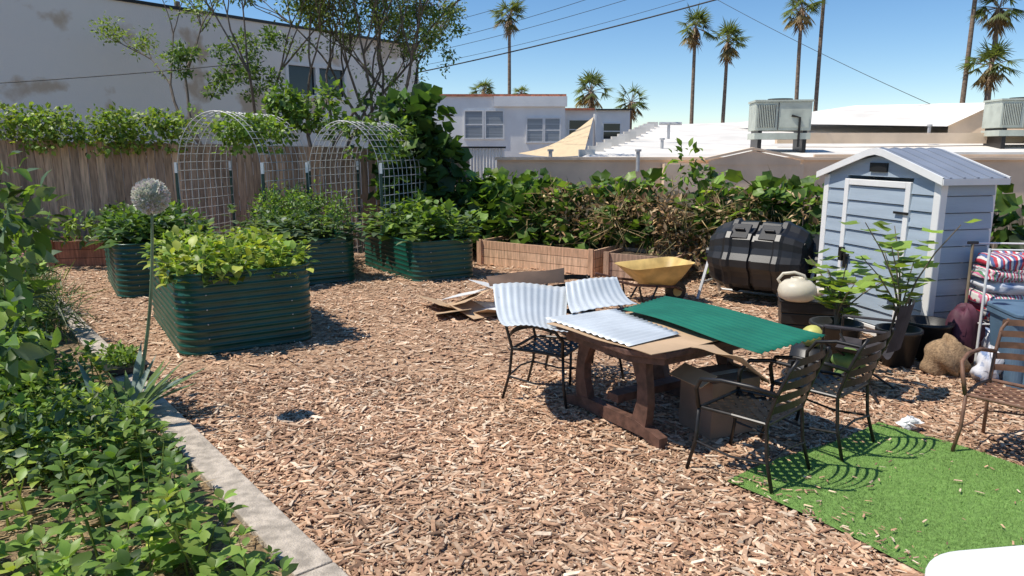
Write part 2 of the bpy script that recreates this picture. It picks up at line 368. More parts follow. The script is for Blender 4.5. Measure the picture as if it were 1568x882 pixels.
for x,y in bedpts(B1,140,-.02): herb(f,x,y,.74,U(.13,.33),U(.10,.16),G_YE+G_BR if U(0,1)<.75 else G_MID,5,.12,st)
for x,y in bedpts(B1,20,.0): clump(f,(x,y,.93),(.16,.16,.14),50,.10,G_BR+G_YE)
f.build('leafy_vegetable_plants',T_OV,width=1.2);st.build('leafy_vegetable_stems',T_BL)
f=Fol()
for x,y in bedpts(B2,45,-.02): herb(f,x,y,.66,U(.2,.55),U(.18,.28),G_DK+G_MID+G_BL+G_MID,5,.15)
f.build('kale_plants',T_OV,width=1.4)
f=Fol()
for x,y in bedpts(B2,26): clump(f,(x,y,U(.8,1.1)),(.22,.22,.22),55,.08,G_MID+G_BR)
f.build('herb_plants',T_SM)
f=Fol()
for x,y in bedpts(B4,34): clump(f,(x,y,U(.8,1.25)),(.24,.24,.28),110,.065,G_MID+G_BR,shell=.1)
f.build('tomato_plants',T_SM,width=.9)
f=Fol()
for x,y in bedpts(B4,40,-.05): herb(f,x,y,.60,U(.15,.55),U(.18,.27),G_BL,6,.1)
f.build('cabbage_plants',T_OV,width=1.5)
f=Fol()
for x,y in bedpts(B3,64,-.04): herb(f,x,y,.58,U(.12,.55),U(.14,.24),G_MID+G_BL+G_BR,6,.15)
for x,y in bedpts(B3,10,.1): clump(f,(x,y,.95),(.2,.2,.35),50,.12,G_MID+G_BR)
f.build('bean_plants',T_OV,width=1.4)

# ------------------------------------------------------------------ arches
def arch(c0,c1,hw,leg,top):
    o=Obj('wire_arch_trellis');c0=Vector(c0);c1=Vector(c1);ax=(c1-c0);L=ax.length;ax.normalize();sd=Vector((ax.y,-ax.x,0))
    prof=[];n=10
    for i in range(n): prof.append((-hw,leg*i/n))
    for i in range(23):
        a=math.pi*(1-i/22);prof.append((hw*math.cos(a),leg+(top-leg)*math.sin(a)))
    for i in range(n-1,-1,-1): prof.append((hw,leg*i/n))
    k=int(L/.16)
    for i in range(k+1):
        b=c0+ax*L*i/k;o.add('hoops',tube([b+sd*(x+.006*math.sin(z*7+i))+Vector((0,0,z)) for x,z in prof],.0065,4,False),'galv')
    for x,z in prof:
        a=c0+sd*x+Vector((0,0,z));b=c1+sd*x+Vector((0,0,z));o.add('stringers',tube([a,b],.0065,4,False),'galv')
    for s_ in(-1,1):
        for b in(c0,c1):
            p=b+sd*(hw+.03)*s_;o.add('posts',beam(p,p+Vector((0,0,1.68)),.04,.04),'postgreen');o.add('post_tips',beam(p+Vector((0,0,1.66)),p+Vector((0,0,1.84)),.045,.045),'white')
    o.done()
arch((-5.0,12.4,0),(-4.62,13.85,0),.82,1.70,2.70)
arch((-2.90,12.5,0),(-2.35,14.1,0),.70,1.6,2.54)

# ------------------------------------------------------------------ fences
def fence(name,a,b,h0,h1,pal,w=.14):
    a=Vector((*a,0));b=Vector((*b,0));d=b-a;L=d.length;d.normalize();n=int(L/(w+.008));o=Obj(name);ang=math.atan2(d.y,d.x);r=rotm(0,0,ang);nn=Vector((d.y,-d.x,0))
    for i in range(n):
        t=(i+.5)/n;h=h0+(h1-h0)*t+U(-.02,.02);p=a+(b-a)*t+nn*U(0,.006)
        c=random.choice(pal);k=U(.7,1.2)
        o.add('planks',box((p.x,p.y,h/2),(w,.02,h),r),'plank',col=tuple(x*k for x in c))
    for z in(.35,1.1,min(h0,h1)-.2):
        o.add('rails',beam(a-nn*.04+Vector((0,0,z)),b-nn*.04+Vector((0,0,z)),.05,.09),'plank',col=pal[0])
    o.done()
fp=[(.48,.31,.20),(.42,.27,.18),(.54,.36,.24),(.34,.23,.16)]
fence('wooden_fence',(-12.3,13.0),(-.9,15.3),2.3,2.05,fp)
fence('wooden_fence',(-.85,15.2),(8.2,8.7),1.38,1.30,[(.24,.20,.165),(.18,.15,.125)])
def planter(a,b,depth,h,pal):
    a=Vector((*a,0));b=Vector((*b,0));d=(b-a);L=d.length;d.normalize();ang=math.atan2(d.y,d.x);o=Obj('wooden_planter_box',a,ang)
    k=3
    for i in range(k):
        z0=h*i/k+.004;z1=h*(i+1)/k-.004
        for (x0,x1,y0,y1) in((0,L,0,.04),(0,L,depth-.04,depth),(0,.04,.042,depth-.042),(L-.04,L,.042,depth-.042)):
            kk=U(.8,1.2);c=random.choice(pal);o.add('boards',bb(x0,x1,y0,y1,z0,z1),'plank',col=tuple(q*kk for q in c))
    m=max(2,int(L/1.2)+1)
    for i in range(m): 
        x=.05+(L-.1)*i/(m-1);o.add('stakes',bb(x-.045,x+.045,-.045,-.002,0,h+.02),'plank',col=pal[0])
    o.add('soil',bb(.05,L-.05,.05,depth-.05,0,h-.06),'soil');o.done()
pp=[(.56,.34,.21),(.48,.28,.17),(.60,.39,.25)]
planter((-.62,13.0),(1.35,11.65),1.0,.44,pp)
planter((1.5,11.55),(2.5,10.95),.8,.42,[(.38,.24,.16),(.44,.29,.2)])
planter((-10.6,12.0),(-6.9,12.9),.8,.46,[(.36,.15,.09),(.31,.13,.08)])

# ------------------------------------------------------------------ right fence squash vines
f=Fol();a=np.array([-1.0,15.0]);b=np.array([7.6,8.9]);d=(b-a)/np.linalg.norm(b-a);nn=np.array([d[1],-d[0]])
LL=np.linalg.norm(b-a)
for i in range(112):
    t=random.random()**1.15*LL;z=U(.3,1.30);q=a+d*t+nn*(U(.15,.5)+.5*(1.3-z)*U(.3,1))
    if t>2.8 and t<6.8 and z<1.1 and U(0,1)<.72: continue
    clump(f,(q[0],q[1],z),(.42,.34,.22),44,.18,G_MID+G_BR+G_MID+G_DK,up=.9,cv=.4)
for i in range(30):
    t=U(0,LL);q=a+d*t+nn*U(-.1,.4);clump(f,(q[0],q[1],U(1.22,1.52)),(.4,.3,.13),U(10,40).__int__(),.17,G_MID+G_BR,up=.9)
f.build('squash_vine',T_RD)
f=Fol()
for i in range(62):
    t=2.0+U(0,1)*5.0;q=a+d*t+nn*U(.3,.85);clump(f,(q[0],q[1],U(.4,1.25)),(.35,.28,.28),46,.11,[(.44,.29,.14),(.35,.21,.11),(.52,.38,.22),(.24,.15,.08),(.18,.20,.06)],shell=.1,cv=.35)
f.build('dry_vine_leaves',T_SM,'dry',width=.8)
f=Fol()
for i in range(34):
    t=2.0+U(0,1)*5.0;q=a+d*t+nn*U(.4,.9);clump(f,(q[0],q[1],U(.5,1.3)),(.35,.3,.4),24,.32,[(.46,.34,.18),(.34,.28,.13)],shell=.0)
f.build('dry_vine_stems',T_BL,'dry',width=.4)
f=Fol()
for (x,y,z,n) in((3.0,12.0,1.65,50),(2.9,12.0,1.95,26),(3.2,11.9,1.5,40),(5.0,10.6,1.5,40)): clump(f,(x,y,z),(.3,.3,.2),n,.15,G_MID+G_BR)
f.build('fence_shrub',T_OV)
f=Fol()
for i in range(26):
    z=U(.9,2.85);clump(f,(-1.75+U(-.55,.55)*(1.1-.2*z/2.9)-.1*z,14.3+U(-.3,.3),z),(.4,.35,.3),42,.24,G_DK+G_MID+G_DK,up=.9,cv=.35)
f.build('climbing_vine',T_RD)
f=Fol()
for i in range(85):
    x=-12+U(0,1)*6.2;z=2.3+U(-.15,.4)+(.15 if x<-9 else 0);y=13.0+(x+12.3)*.2
    clump(f,(x,y-.12+U(-.2,.2),z),(.34,.3,.2),70,.09,G_BR+[(.32,.38,.08),(.13,.19,.04)],up=.8,cv=.3)
for i in range(22): clump(f,(U(-5.0,-4.0),12.8,U(2.1,2.6)),(.28,.35,.16),50,.09,G_BR)
for i in range(18): clump(f,(U(-4.7,-3.5),14.5,U(2.4,3.2)),(.3,.3,.25),60,.12,G_BR+G_MID)
for i in range(12): clump(f,(U(-2.9,-1.9),13.0,U(1.9,2.5)),(.25,.3,.15),34,.10,G_BR+G_DK)
f.build('fence_vine',T_SM,width=1.3)

# ------------------------------------------------------------------ left garden strip
f=Fol();st=Fol()
for i in range(230):
    s_=U(-2.4,4.0);o_=.24+abs(random.gauss(0,.8));o_=min(o_,2.2);x,y=gp(s_,o_)
    herb(f,x,y,.05,U(.16,.38)+.18*o_,U(.08,.155),G_BR if U(0,1)<.55 else (G_MID if U(0,1)<.7 else G_YE),6,.12,st)
f.build('basil_plants',T_OV,width=1.15)
st.build('basil_stems',T_BL,width=.8)
f=Fol()
for i in range(110):
    s_=U(1.6,7.5);o_=U(.3,1.9);x,y=gp(s_,o_);h=U(.15,.4)+.28*o_
    clump(f,(x,y,h*.6),(.22,.22,h*.5),110,.065,random.choice([G_MID,G_BR,G_BL,G_BR]),shell=.2)
f.build('garden_herbs',T_SM)
f=Fol()
for i in range(60):
    s_=U(3.0,8.2);o_=U(.5,2.4);x,y=gp(s_,o_);herb(f,x,y,.1,U(.4,.9),U(.12,.2),G_MID+G_BL+G_BR,7,.2)
for c,r,n in(((-3.75,5.2,1.6),(.38,.4,.5),210),((-4.1,5.6,1.05),(.45,.4,.55),260),((-5.5,7.5,1.0),(.4,.4,.5),220),((-6.6,8.6,.8),(.5,.5,.5),260),((-7.6,10.2,.7),(.6,.5,.4),260),((-9,12.3,.8),(1,.4,.4),260),((-7.6,12.6,.7),(.8,.4,.3),200),((-10.3,12.3,1.1),(.6,.4,.5),160),((-3.05,4.2,1.0),(.25,.3,.3),70)):
    clump(f,c,r,n,.13,G_MID+G_BR+G_BL,shell=.1)
f.build('tomato_vines',T_OV)
f=Fol()
for i in range(40):
    x,y=gp(U(5.6,8.6),U(.1,1.2));clump(f,(x,y,.35),(.2,.2,.3),60,.2,[(.16,.22,.11),(.20,.26,.13)],shell=0,up=.1)
f.build('lavender_plants',T_BL,width=.7)
f=Fol()
for i in range(34):
    x,y=gp(U(7.0,8.4),U(.1,.9));clump(f,(x,y,U(.6,.9)),(.05,.05,.04),16,.045,[(.46,.22,.44),(.54,.30,.50)])
f.build('purple_flowers',T_SM)
o=Obj('allium_flower_plant')
base=Vector((-2.93,5.3,.1));top=Vector((-2.60,5.2,1.70))
pts=[base.lerp(top,t)+Vector((.05*math.sin(t*3.1),0,0)) for t in [i/10 for i in range(11)]]
o.add('stalk',tube(pts,[.016-.006*i/10 for i in range(11)],8),'stalk',smooth=True)
o.add('flower_core',blob(tuple(top+Vector((0,0,.05))),(.105,.105,.10),0,1),'allium',smooth=True)
top_o=o.done()
f=Fol();n=1200;dd=nrm(rng.normal(0,1,(n,3)));f.add(np.array(top)+np.array([0,0,.05])+dd*.105,dd,rng.normal(0,1,(n,3)),rng.uniform(.018,.032,n),cols([(.78,.75,.66),(.56,.58,.46),(.68,.60,.60)],n,.15))
f.build('florets',T_SM,'dry',width=1.6,parent=top_o)
f=Fol()
for bx,by in((base.x,base.y),(base.x+.08,base.y-.42)):
    for i in range(13):
        an=U(0,6.3);k=U(.35,.7);f.one((bx+U(-.04,.04),by+U(-.04,.04),.10),(math.cos(an)*.8,math.sin(an)*.8,U(.4,1.2)),(-math.cos(an),-math.sin(an),.6),k,(.20,.29,.25))
f.build('leaves',T_BL,'leaf',width=2.2,parent=top_o)
x,y=gp(4.1,-.02);o=Obj('seedling_tray',(x,y,.10),R(-50));o.add('tray',bb(-.28,.28,-.16,.16,0,.05),'blackpl',bevel=.008);o.add('rim',bb(-.30,.30,-.18,.18,.051,.06),'blackpl');t=o.done()
f=Fol();
for i in range(30): clump(f,(U(-.24,.24),U(-.12,.12),.12),(.05,.05,.06),14,.05,G_BR)
f.build('seedlings',T_SM,parent=t)

# ------------------------------------------------------------------ shed
Wd,Dp,EH,PH=1.72,.66,1.76,2.03
o=Obj('garden_shed',(3.87,8.89,.02),math.atan2(-.97,.24))
def siding(part,x0,x1,y,face,z0,z1,axis):
    n=int(round((z1-z0)/.17));h=(z1-z0)/n
    for i in range(n):
        a=z0+i*h;b_=a+h;t=.028;s=.004
        if axis=='x':
            V=[(x0,y-t,a+.012),(x1,y-t,a+.012),(x1,y-s-.006,b_),(x0,y-s-.006,b_),(x0,y+.02,a),(x1,y+.02,a),(x1,y+.02,b_),(x0,y+.02,b_)]
        else:
            V=[(y+t*face,x0,a+.012),(y+t*face,x1,a+.012),(y+(s+.006)*face,x1,b_),(y+(s+.006)*face,x0,b_),(y-.02*face,x0,a),(y-.02*face,x1,a),(y-.02*face,x1,b_),(y-.02*face,x0,b_)]
        o.add(part,(V,[(0,1,2,3),(4,7,6,5),(0,4,5,1),(2,6,7,3),(0,3,7,4),(1,5,6,2)]),'shed')
siding('siding_front',.06,.36,0,0,.06,EH,'x')
siding('siding_front',1.37,Wd-.06,0,0,.06,EH,'x')
siding('door_panel',.43,1.30,-.01,0,.1,EH-.12,'x')
siding('siding_right',.06,Dp-.02,Wd,1,.06,EH,'y')
siding('siding_left',.06,Dp-.02,0,-1,.06,EH,'y')
o.add('door_frame',bb(.36,.43,-.045,0,.06,EH-.04),'white',bevel=.006)
o.add('door_frame',bb(1.30,1.37,-.045,0,.06,EH-.04),'white')
o.add('door_frame',bb(.432,1.298,-.044,0,EH-.11,EH-.041),'white')
o.add('door_frame',bb(.432,1.298,-.044,0,.061,.10),'white')
for x in(-.03,Wd-.06): o.add('corner_trim',bb(x,x+.09,-.03,.058,.0,EH),'white',bevel=.01)
for x in(.002,Wd-.05): o.add('corner_trim',bb(x,x+.048,Dp-.018,Dp+.03,0,EH),'white')
o.add('base',bb(-.02,Wd+.02,-.026,Dp,-.02,.058),'white')
o.add('back_wall',bb(.03,Wd-.03,Dp-.017,Dp+.01,.06,EH),'shed')
o.add('gable',([(0,-.008,EH),(Wd,-.008,EH),(Wd*.78,-.008,EH+.15),(Wd/2,-.008,PH-.04),(Wd*.22,-.008,EH+.15)],[(0,1,2,3,4)]),'shed')
o.add('vent',bb(Wd/2-.13,Wd/2+.13,-.03,-.01,EH+.05,EH+.15),'blackpl')
o.add('door_fittings',bb(.40,.55,-.075,-.048,.82,.85),'dark');o.add('door_fittings',bb(.41,.47,-.09,-.046,.76,.92),'dark');o.add('door_fittings',bb(.49,.52,-.08,-.046,.68,.84),'dark')
for z in(1.38,.45): o.add('hinges',bb(1.18,1.38,-.062,-.046,z,z+.025),'dark')
rp=[(-.10,EH-.02),(Wd*.2,EH+.125),(Wd/2-.12,PH-.02),(Wd/2,PH),(Wd/2+.12,PH-.02),(Wd*.8,EH+.125),(Wd+.10,EH-.02)]
V=[];F=[]
for y in(-.08,Dp+.05):
    for x,z in rp: V.append((x,y,z+.035))
    for x,z in rp: V.append((x,y,z))
k=len(rp)
for i in range(k-1): F+=[(i,i+1,i+1+2*k,i+2*k),(i+k,i+3*k,i+1+3*k,i+1+k)]
F+=[(0,2*k,3*k,k),(k-1,2*k-1,4*k-1,3*k-1)]
o.add('roof',(V,F),'shedroof')
for i in range(k-1):
    for y in(-.095,Dp+.055):
        (xa,za),(xb,zb)=rp[i],rp[i+1];o.add('fascia',([(xa,y,za-.03),(xb,y,zb-.03),(xb,y,zb+.045),(xa,y,za+.045),(xa,y+.02,za-.03),(xb,y+.02,zb-.03),(xb,y+.02,zb+.045),(xa,y+.02,za+.045)],[(0,1,2,3),(7,6,5,4),(0,4,5,1),(3,2,6,7)]),'white')
o.add('eave',bb(Wd+.085,Wd+.11,-.09,Dp+.06,EH-.05,EH+.012),'white')
for i in range(5):
    y=0+i*(Dp)/4
    for (xa,za),(xb,zb) in zip(rp[:-1],rp[1:]): o.add('roof_ribs',beam((xa,y,za+.04),(xb,y,zb+.04),.03,.014),'shedroof')
o.done()

# ------------------------------------------------------------------ compost tumbler
o=Obj('compost_tumbler',(3.42,9.75,0),R(-38))
CZ=.62;V=[];F=[];m=32
st_=[(-.66,.0),(-.66,.26),(-.62,.36),(-.52,.42),(-.40,.46),(-.36,.49),(-.30,.49),(-.27,.46),(-.03,.47),(-.025,.43),(.025,.43),(.03,.47),(.27,.46),(.30,.49),(.36,.49),(.40,.46),(.52,.42),(.62,.36),(.66,.26),(.66,0)]
for x,r in st_:
    for j in range(m):
        a=2*math.pi*j/m;rr=r*(1+.05*(1 if j%4<2 else -1));V.append((x,rr*math.cos(a),CZ+rr*math.sin(a)))
for i in range(len(st_)-1):
    for j in range(m): F.append((i*m+j,i*m+(j+1)%m,(i+1)*m+(j+1)%m,(i+1)*m+j))
o.add('drum',(V,F),'blackpl')
for x in(-.20,.20):
    o.add('hatch',box((x,-.30,CZ+.37),(.26,.26,.03),rotm(R(40),0,0)),'blackpl',bevel=.012)
    o.add('hatch_handle',box((x,-.325,CZ+.40),(.14,.03,.04),rotm(R(40),0,0)),'blackpl',bevel=.01)
for s in(-1,1):
    x=.72*s
    o.add('stand',tube([(x,-.40,0),(x,0,CZ+.02),(x,.40,0)],.024,8),'galv')
    o.add('stand',tube([(x,-.27,.22),(x,.27,.22)],.016,6),'galv')
    o.add('hub',tube([(x-.05,0,CZ),(x+.05,0,CZ)],.08,12),'blackpl')
    for k in range(8):
        a=math.pi*k/4;o.add('end_ribs',beam((.665*s,.08*math.cos(a),CZ+.08*math.sin(a)),(.62*s,.36*math.cos(a),CZ+.36*math.sin(a)),.03,.03),'blackpl')
o.add('stand',tube([(-.72,.40,.03),(.72,.40,.03)],.018,6),'galv')
o.done()
Obj('black_compost_bin',(4.15,9.6,0),R(-30)).add('body',([(x*k_,y*k_,z) for z,k_ in((0,1),(.45,.97),(.78,.85),(.92,.7)) for x,y in rrect(.85,.7,.1,4)],[(i*20+j,i*20+(j+1)%20,(i+1)*20+(j+1)%20,(i+1)*20+j) for i in range(3) for j in range(20)]+[tuple(range(60,80))]),'blackpl').done()
o=Obj('black_planter_crate',(3.45,8.05,0),R(-15))
for i in range(3): o.add('wall',bb(-.36+.01*i,.36-.01*i,-.2+.01*i,.2-.01*i,.38-.13*(i+1)+.005,.38-.13*i),'blackpl',bevel=.01)
o.add('rim',bb(-.38,.38,-.22,.22,.381,.40),'blackpl',bevel=.005);o.done()
o=Obj('watering_can',(3.23,7.98,.4),R(-22))
o.add('body',lathe([(0,0),(.15,0),(.195,.03),(.21,.10),(.195,.17),(.14,.22),(.08,.235),(.075,.255),(.06,.255),(.06,.2)],24),'beige',smooth=True)
o.add('spout',tube([(.15,0,.08),(.30,-.02,.13),(.42,-.03,.20),(.54,-.04,.25)],[.055,.038,.03,.026],10),'beige',smooth=True)
o.add('rose',tube([(.53,-.04,.245),(.59,-.045,.27)],[.026,.048],12),'beige')
o.add('handle',tube([(-.17,0,.16),(-.21,0,.22),(-.16,0,.29),(-.04,0,.31),(.06,0,.28),(.10,0,.20)],.018,8),'beige',smooth=True)
o.done()
# ------------------------------------------------------------------ wheelbarrow
o=Obj('wheelbarrow',(2.0,9.75,-.03),R(18))
V=[];F=[];q=[]
for (z,l,w_,s) in [(.27,.42,.30,0),(.28,.48,.36,0),(.42,.72,.52,-.03),(.56,.92,.66,-.05),(.57,.96,.69,-.05)]:
    q.append([(x+s,y,z+ (.05*x if z>.5 else 0)) for x,y in rrect(l,w_,.12,5)])
n=len(q[0])
for r_ in q: V+=r_
for i in range(4):
    for j in range(n): F.append((i*n+j,i*n+(j+1)%n,(i+1)*n+(j+1)%n,(i+1)*n+j))
F.append(tuple(range(n))[::-1])
o.add('tray',(V,F),'yellow',smooth=True)
o.add('wheel',tube([(.30,-.05,.16),(.30,.05,.16)],.14,22),'blackpl');o.add('hub',tube([(.30,-.06,.16),(.30,.06,.16)],.07,14),'yellow')
for s in(-1,1):
    o.add('handles',tube([(.36,s*.08,.18),(.2,s*.16,.25),(-.45,s*.26,.33),(-.8,s*.29,.42)],.018,8),'tablewood')
    o.add('legs',tube([(-.12,s*.24,.3),(-.25,s*.27,.05),(-.35,s*.27,.05),(-.4,s*.25,.3)],.014,6),'dark')
o.done()

# ------------------------------------------------------------------ table
u1=Vector((.54,-.84,0)).normalized();u2=Vector((.84,.54,0)).normalized()
o=Obj('trestle_table',(1.12,5.44,0),math.atan2(u2.y,u2.x))
hx,hy=.66,.62
poly=[(-hx,-hy+.22),(-hx+.16,-hy),(hx-.16,-hy),(hx,-hy+.22),(hx,hy-.22),(hx-.16,hy),(-hx+.16,hy),(-hx,hy-.22)]
o.add('top',prism(poly,.695,.74),'tablewood',bevel=.008)
o.add('apron',prism([(x*.9,y*.9) for x,y in poly],.63,.694),'tablewood')
for x in(-.42,.42):
    o.add('foot',([(x-.04,-.55,0),(x+.04,-.55,0),(x+.04,-.55,.09),(x-.04,-.55,.09),(x-.04,-.3,.15),(x+.04,-.3,.15),(x-.04,.3,.15),(x+.04,.3,.15),(x-.04,.55,0),(x+.04,.55,0),(x+.04,.55,.09),(x-.04,.55,.09),(x-.04,-.38,.05),(x+.04,-.38,.05),(x-.04,.38,.05),(x+.04,.38,.05)],
      [(0,1,2,3),(3,2,5,4),(4,5,7,6),(6,7,10,11),(11,10,9,8),(0,12,13,1),(12,14,15,13),(14,8,9,15),(0,3,4,12),(4,6,14,12),(6,11,8,14),(1,13,5,2),(13,15,7,5),(15,9,10,7)]),'tablewood')
    for y in(-.34,.34):
        V=[];F=[]
        for z,wd,of in((.12,.15,.02),(.2,.14,.0),(.3,.115,-.02),(.42,.10,-.015),(.54,.13,.02),(.63,.17,.04)):
            s=1 if y>0 else -1;c=y+s*(-of)
            V+=[(x-.035,c-wd/2,z),(x+.035,c-wd/2,z),(x+.035,c+wd/2,z),(x-.035,c+wd/2,z)]
        for i in range(5):
            for j in range(4): F.append((i*4+j,i*4+(j+1)%4,(i+1)*4+(j+1)%4,(i+1)*4+j))
        o.add('posts',(V,F),'tablewood')
o.add('stretcher',bb(-.42,.42,-.06,.06,.2,.26),'tablewood')
o.done()
def quadsheet(name,c,m,waves,amp,nu=2,zoff=None,thick=.002):
    A,B,C_,D_=[Vector(q) for q in c]
    N_=(B-A).cross(D_-A).normalized()
    if N_.z<0:N_=-N_
    def fn(u,v):
        p=(A.lerp(B,v)).lerp(D_.lerp(C_,v),u)
        h=amp*math.sin(2*math.pi*waves*v)
        if zoff:h+=zoff(u,v)
        return p+N_*h
    o=Obj(name);o.add('sheet',grid(fn,nu,waves*8),m,smooth=True);ob=o.done()
    s=ob.modifiers.new('s','SOLIDIFY');s.thickness=thick;return ob
quadsheet('green_corrugated_panel',[(1.36,6.24,.80),(.90,5.72,.80),(1.62,4.52,.79),(2.26,5.00,.785)],'corrgreen',11,.006,16,lambda u,v:.015*math.sin(u*5))
quadsheet('white_corrugated_panel',[(.25,5.54,.77),(.80,4.72,.77),(1.22,5.04,.775),(.86,5.84,.775)],'corrwhite',14,.005,8)
quadsheet('white_corrugated_panel',[(-.16,5.92,.97),(.50,6.16,.92),(.42,5.18,.77),(-.03,5.16,.80)],'corrwhite',11,.0030,16,lambda u,v:-.12*math.sin(math.pi*u)+.018*math.sin(v*5))
quadsheet('white_corrugated_panel',[(.46,6.10,.95),(.93,6.27,.98),(1.07,5.98,.80),(.48,5.62,.79)],'corrwhite',9,.0032,16,lambda u,v:-.06*math.sin(math.pi*u)+.012*math.sin(v*4))
def card(name,c,m='card',t=.005,bend=0):
    A,B,C_,D_=[Vector(q) for q in c]
    def fn(u,v):
        p=(A.lerp(B,v)).lerp(D_.lerp(C_,v),u);return p+Vector((0,0,bend*math.sin(math.pi*u)+.006*math.sin(v*9+u*4)))
    o=Obj(name);o.add('sheet',grid(fn,8,8),m);ob=o.done();s=ob.modifiers.new('s','SOLIDIFY');s.thickness=t
card('cardboard_sheet',[(.27,5.42,.752),(.92,4.56,.752),(1.5,4.95,.752),(1.0,5.85,.752)])
card('cardboard_sheet',[(1.22,4.72,.760),(1.50,4.50,.752),(1.70,4.52,.58),(1.40,4.82,.755)],t=.004)
card('cardboard_sheet',[(1.16,5.9,.757),(1.45,6.1,.757),(1.9,5.4,.757),(1.5,5.1,.757)])
card('cardboard_sheet',[(-.19,5.98,.94),(.46,6.24,.92),(.46,6.27,1.05),(-.22,6.03,1.02)],'carddark')
o=Obj('cardboard_box',(1.55,5.12,.03),R(25))
o.add('sides',bb(-.22,.22,-.18,.18,0,.42),'carddark');o.add('flaps',box((-.26,0,.44),(.16,.36,.006),rotm(0,R(-25),0)),'card');o.add('flaps',box((.26,0,.40),(.16,.36,.006),rotm(0,R(40),0)),'card');o.add('tape',bb(-.222,.222,-.03,.03,.421,.423),'beige')
o.done()
# ------------------------------------------------------------------ chairs
def patio_chair(x,y,fx,fy,m='dark'):
    o=Obj('metal_patio_chair',(x,y,.02),math.atan2(fy,fx)-math.pi/2)
    r=.0125
    for s in(-1,1):
        o.add('back_rail',tube([(s*.25,-.30,0),(s*.235,-.24,.22),(s*.23,-.22,.44),(s*.235,-.27,.62),(s*.23,-.34,.80),(s*.2,-.37,.87)],r,8),m,smooth=True)
        o.add('front_leg',tube([(s*.27,.29,0),(s*.245,.25,.2),(s*.24,.24,.43)],r,8),m,smooth=True)
        o.add('armrest',tube([(s*.235,-.28,.64),(s*.29,-.14,.67),(s*.31,.05,.67),(s*.30,.2,.64),(s*.27,.25,.56),(s*.245,.24,.43)],r*1.15,8),m,smooth=True)
        o.add('side_brace',tube([(s*.24,-.25,.2),(s*.245,0,.17),(s*.245,.25,.2)],.008,6),m)
    o.add('seat_frame',tube([(-.23,-.22,.44),(.23,-.22,.44),(.25,.0,.445),(.24,.24,.43),(-.24,.24,.43),(-.25,0,.445),(-.23,-.22,.44)],r,8,False),m)
    o.add('cross_brace',tube([(-.24,-.25,.2),(0,-.25,.23),(.24,-.25,.2)],.008,6),m)
    for i in range(5):
        z=.53+.078*i;yy=-.235-.115*((z-.5)/.37)
        def fn(u,v,z=z,yy=yy):
            a=(u-.5)*2;return (a*.232,yy-.05*(1-a*a),z-.023+.046*v+.014*(1-a*a))
        o.add('back_slats',grid(fn,12,1),m)
    for k in range(-6,7):
        c=k*.085
        for sg in(1,-1):
            pts=[]
            for t in np.linspace(-.6,.6,49):
                X_=t+c;Y_=sg*t
                if abs(X_)<.235 and -.215<Y_<.235: pts.append((X_,Y_,.437+(.003 if sg>0 else 0)-.02*(1-(X_/.24)**2)))
            if len(pts)>1:
                V=[];nrm_=Vector((-sg,1,0)).normalized()*.018
                for p in(pts[0],pts[len(pts)//2],pts[-1]): V+=[(p[0]-nrm_.x,p[1]-nrm_.y,p[2]),(p[0]+nrm_.x,p[1]+nrm_.y,p[2])]
                o.add('seat_lattice',(V,[(0,2,3,1),(2,4,5,3)]),m)
    return o.done()
patio_chair(1.55,4.40,-.68,.73)
patio_chair(2.20,4.88,-.66,.75)
patio_chair(.30,5.86,.9,-.45)
patio_chair(.66,6.42,.35,-.93)
patio_chair(3.42,4.62,-.75,-.65,'rust')
o=Obj('folding_camp_chair',(3.02,6.0,.02),R(48))
for s in(-1,1):
    o.add('frame',tube([(s*.24,-.24,0),(-s*.20,.24,.42)],.011,6),'dark');o.add('frame',tube([(s*.24,.26,0),(s*.20,-.24,.45),(s*.21,-.30,.82)],.011,6),'dark')
    o.add('frame',tube([(s*.24,.28,0),(-s*.22,-.22,.42)],.011,6),'dark');o.add('arm',beam((s*.25,-.26,.60),(s*.25,.24,.58),.06,.012),'fabricdk')
    o.add('frame',tube([(s*.25,.26,.0),(s*.25,.24,.58)],.011,6),'dark')
o.add('seat_cloth',grid(lambda u,v:((u-.5)*.42,(v-.5)*.46,.40-.08*math.sin(math.pi*u)),10,6),'fabricdk');o.add('back_cloth',grid(lambda u,v:((u-.5)*.41,-.25-.07*v-.05*math.sin(math.pi*u),.42+.40*v),10,6),'fabricdk')
o.add('green_pouch',blob((.02,.1,.2),(.16,.12,.12),.2,4),'pouch',smooth=True)
o.done()
Obj('yellow_squash').add('b',blob((2.72,6.3,.42),(.10,.10,.10),.03,2),'pumpkin',smooth=True).done()
o=Obj('overturned_black_pot',(2.72,6.3,.02));o.add('pot',lathe([(.22,0),(.21,.02),(.17,.30),(0,.31)],20),'blackpl',smooth=True);o.add('rim',lathe([(.24,0),(.24,.04),(.215,.04)],20),'blackpl');o.done()
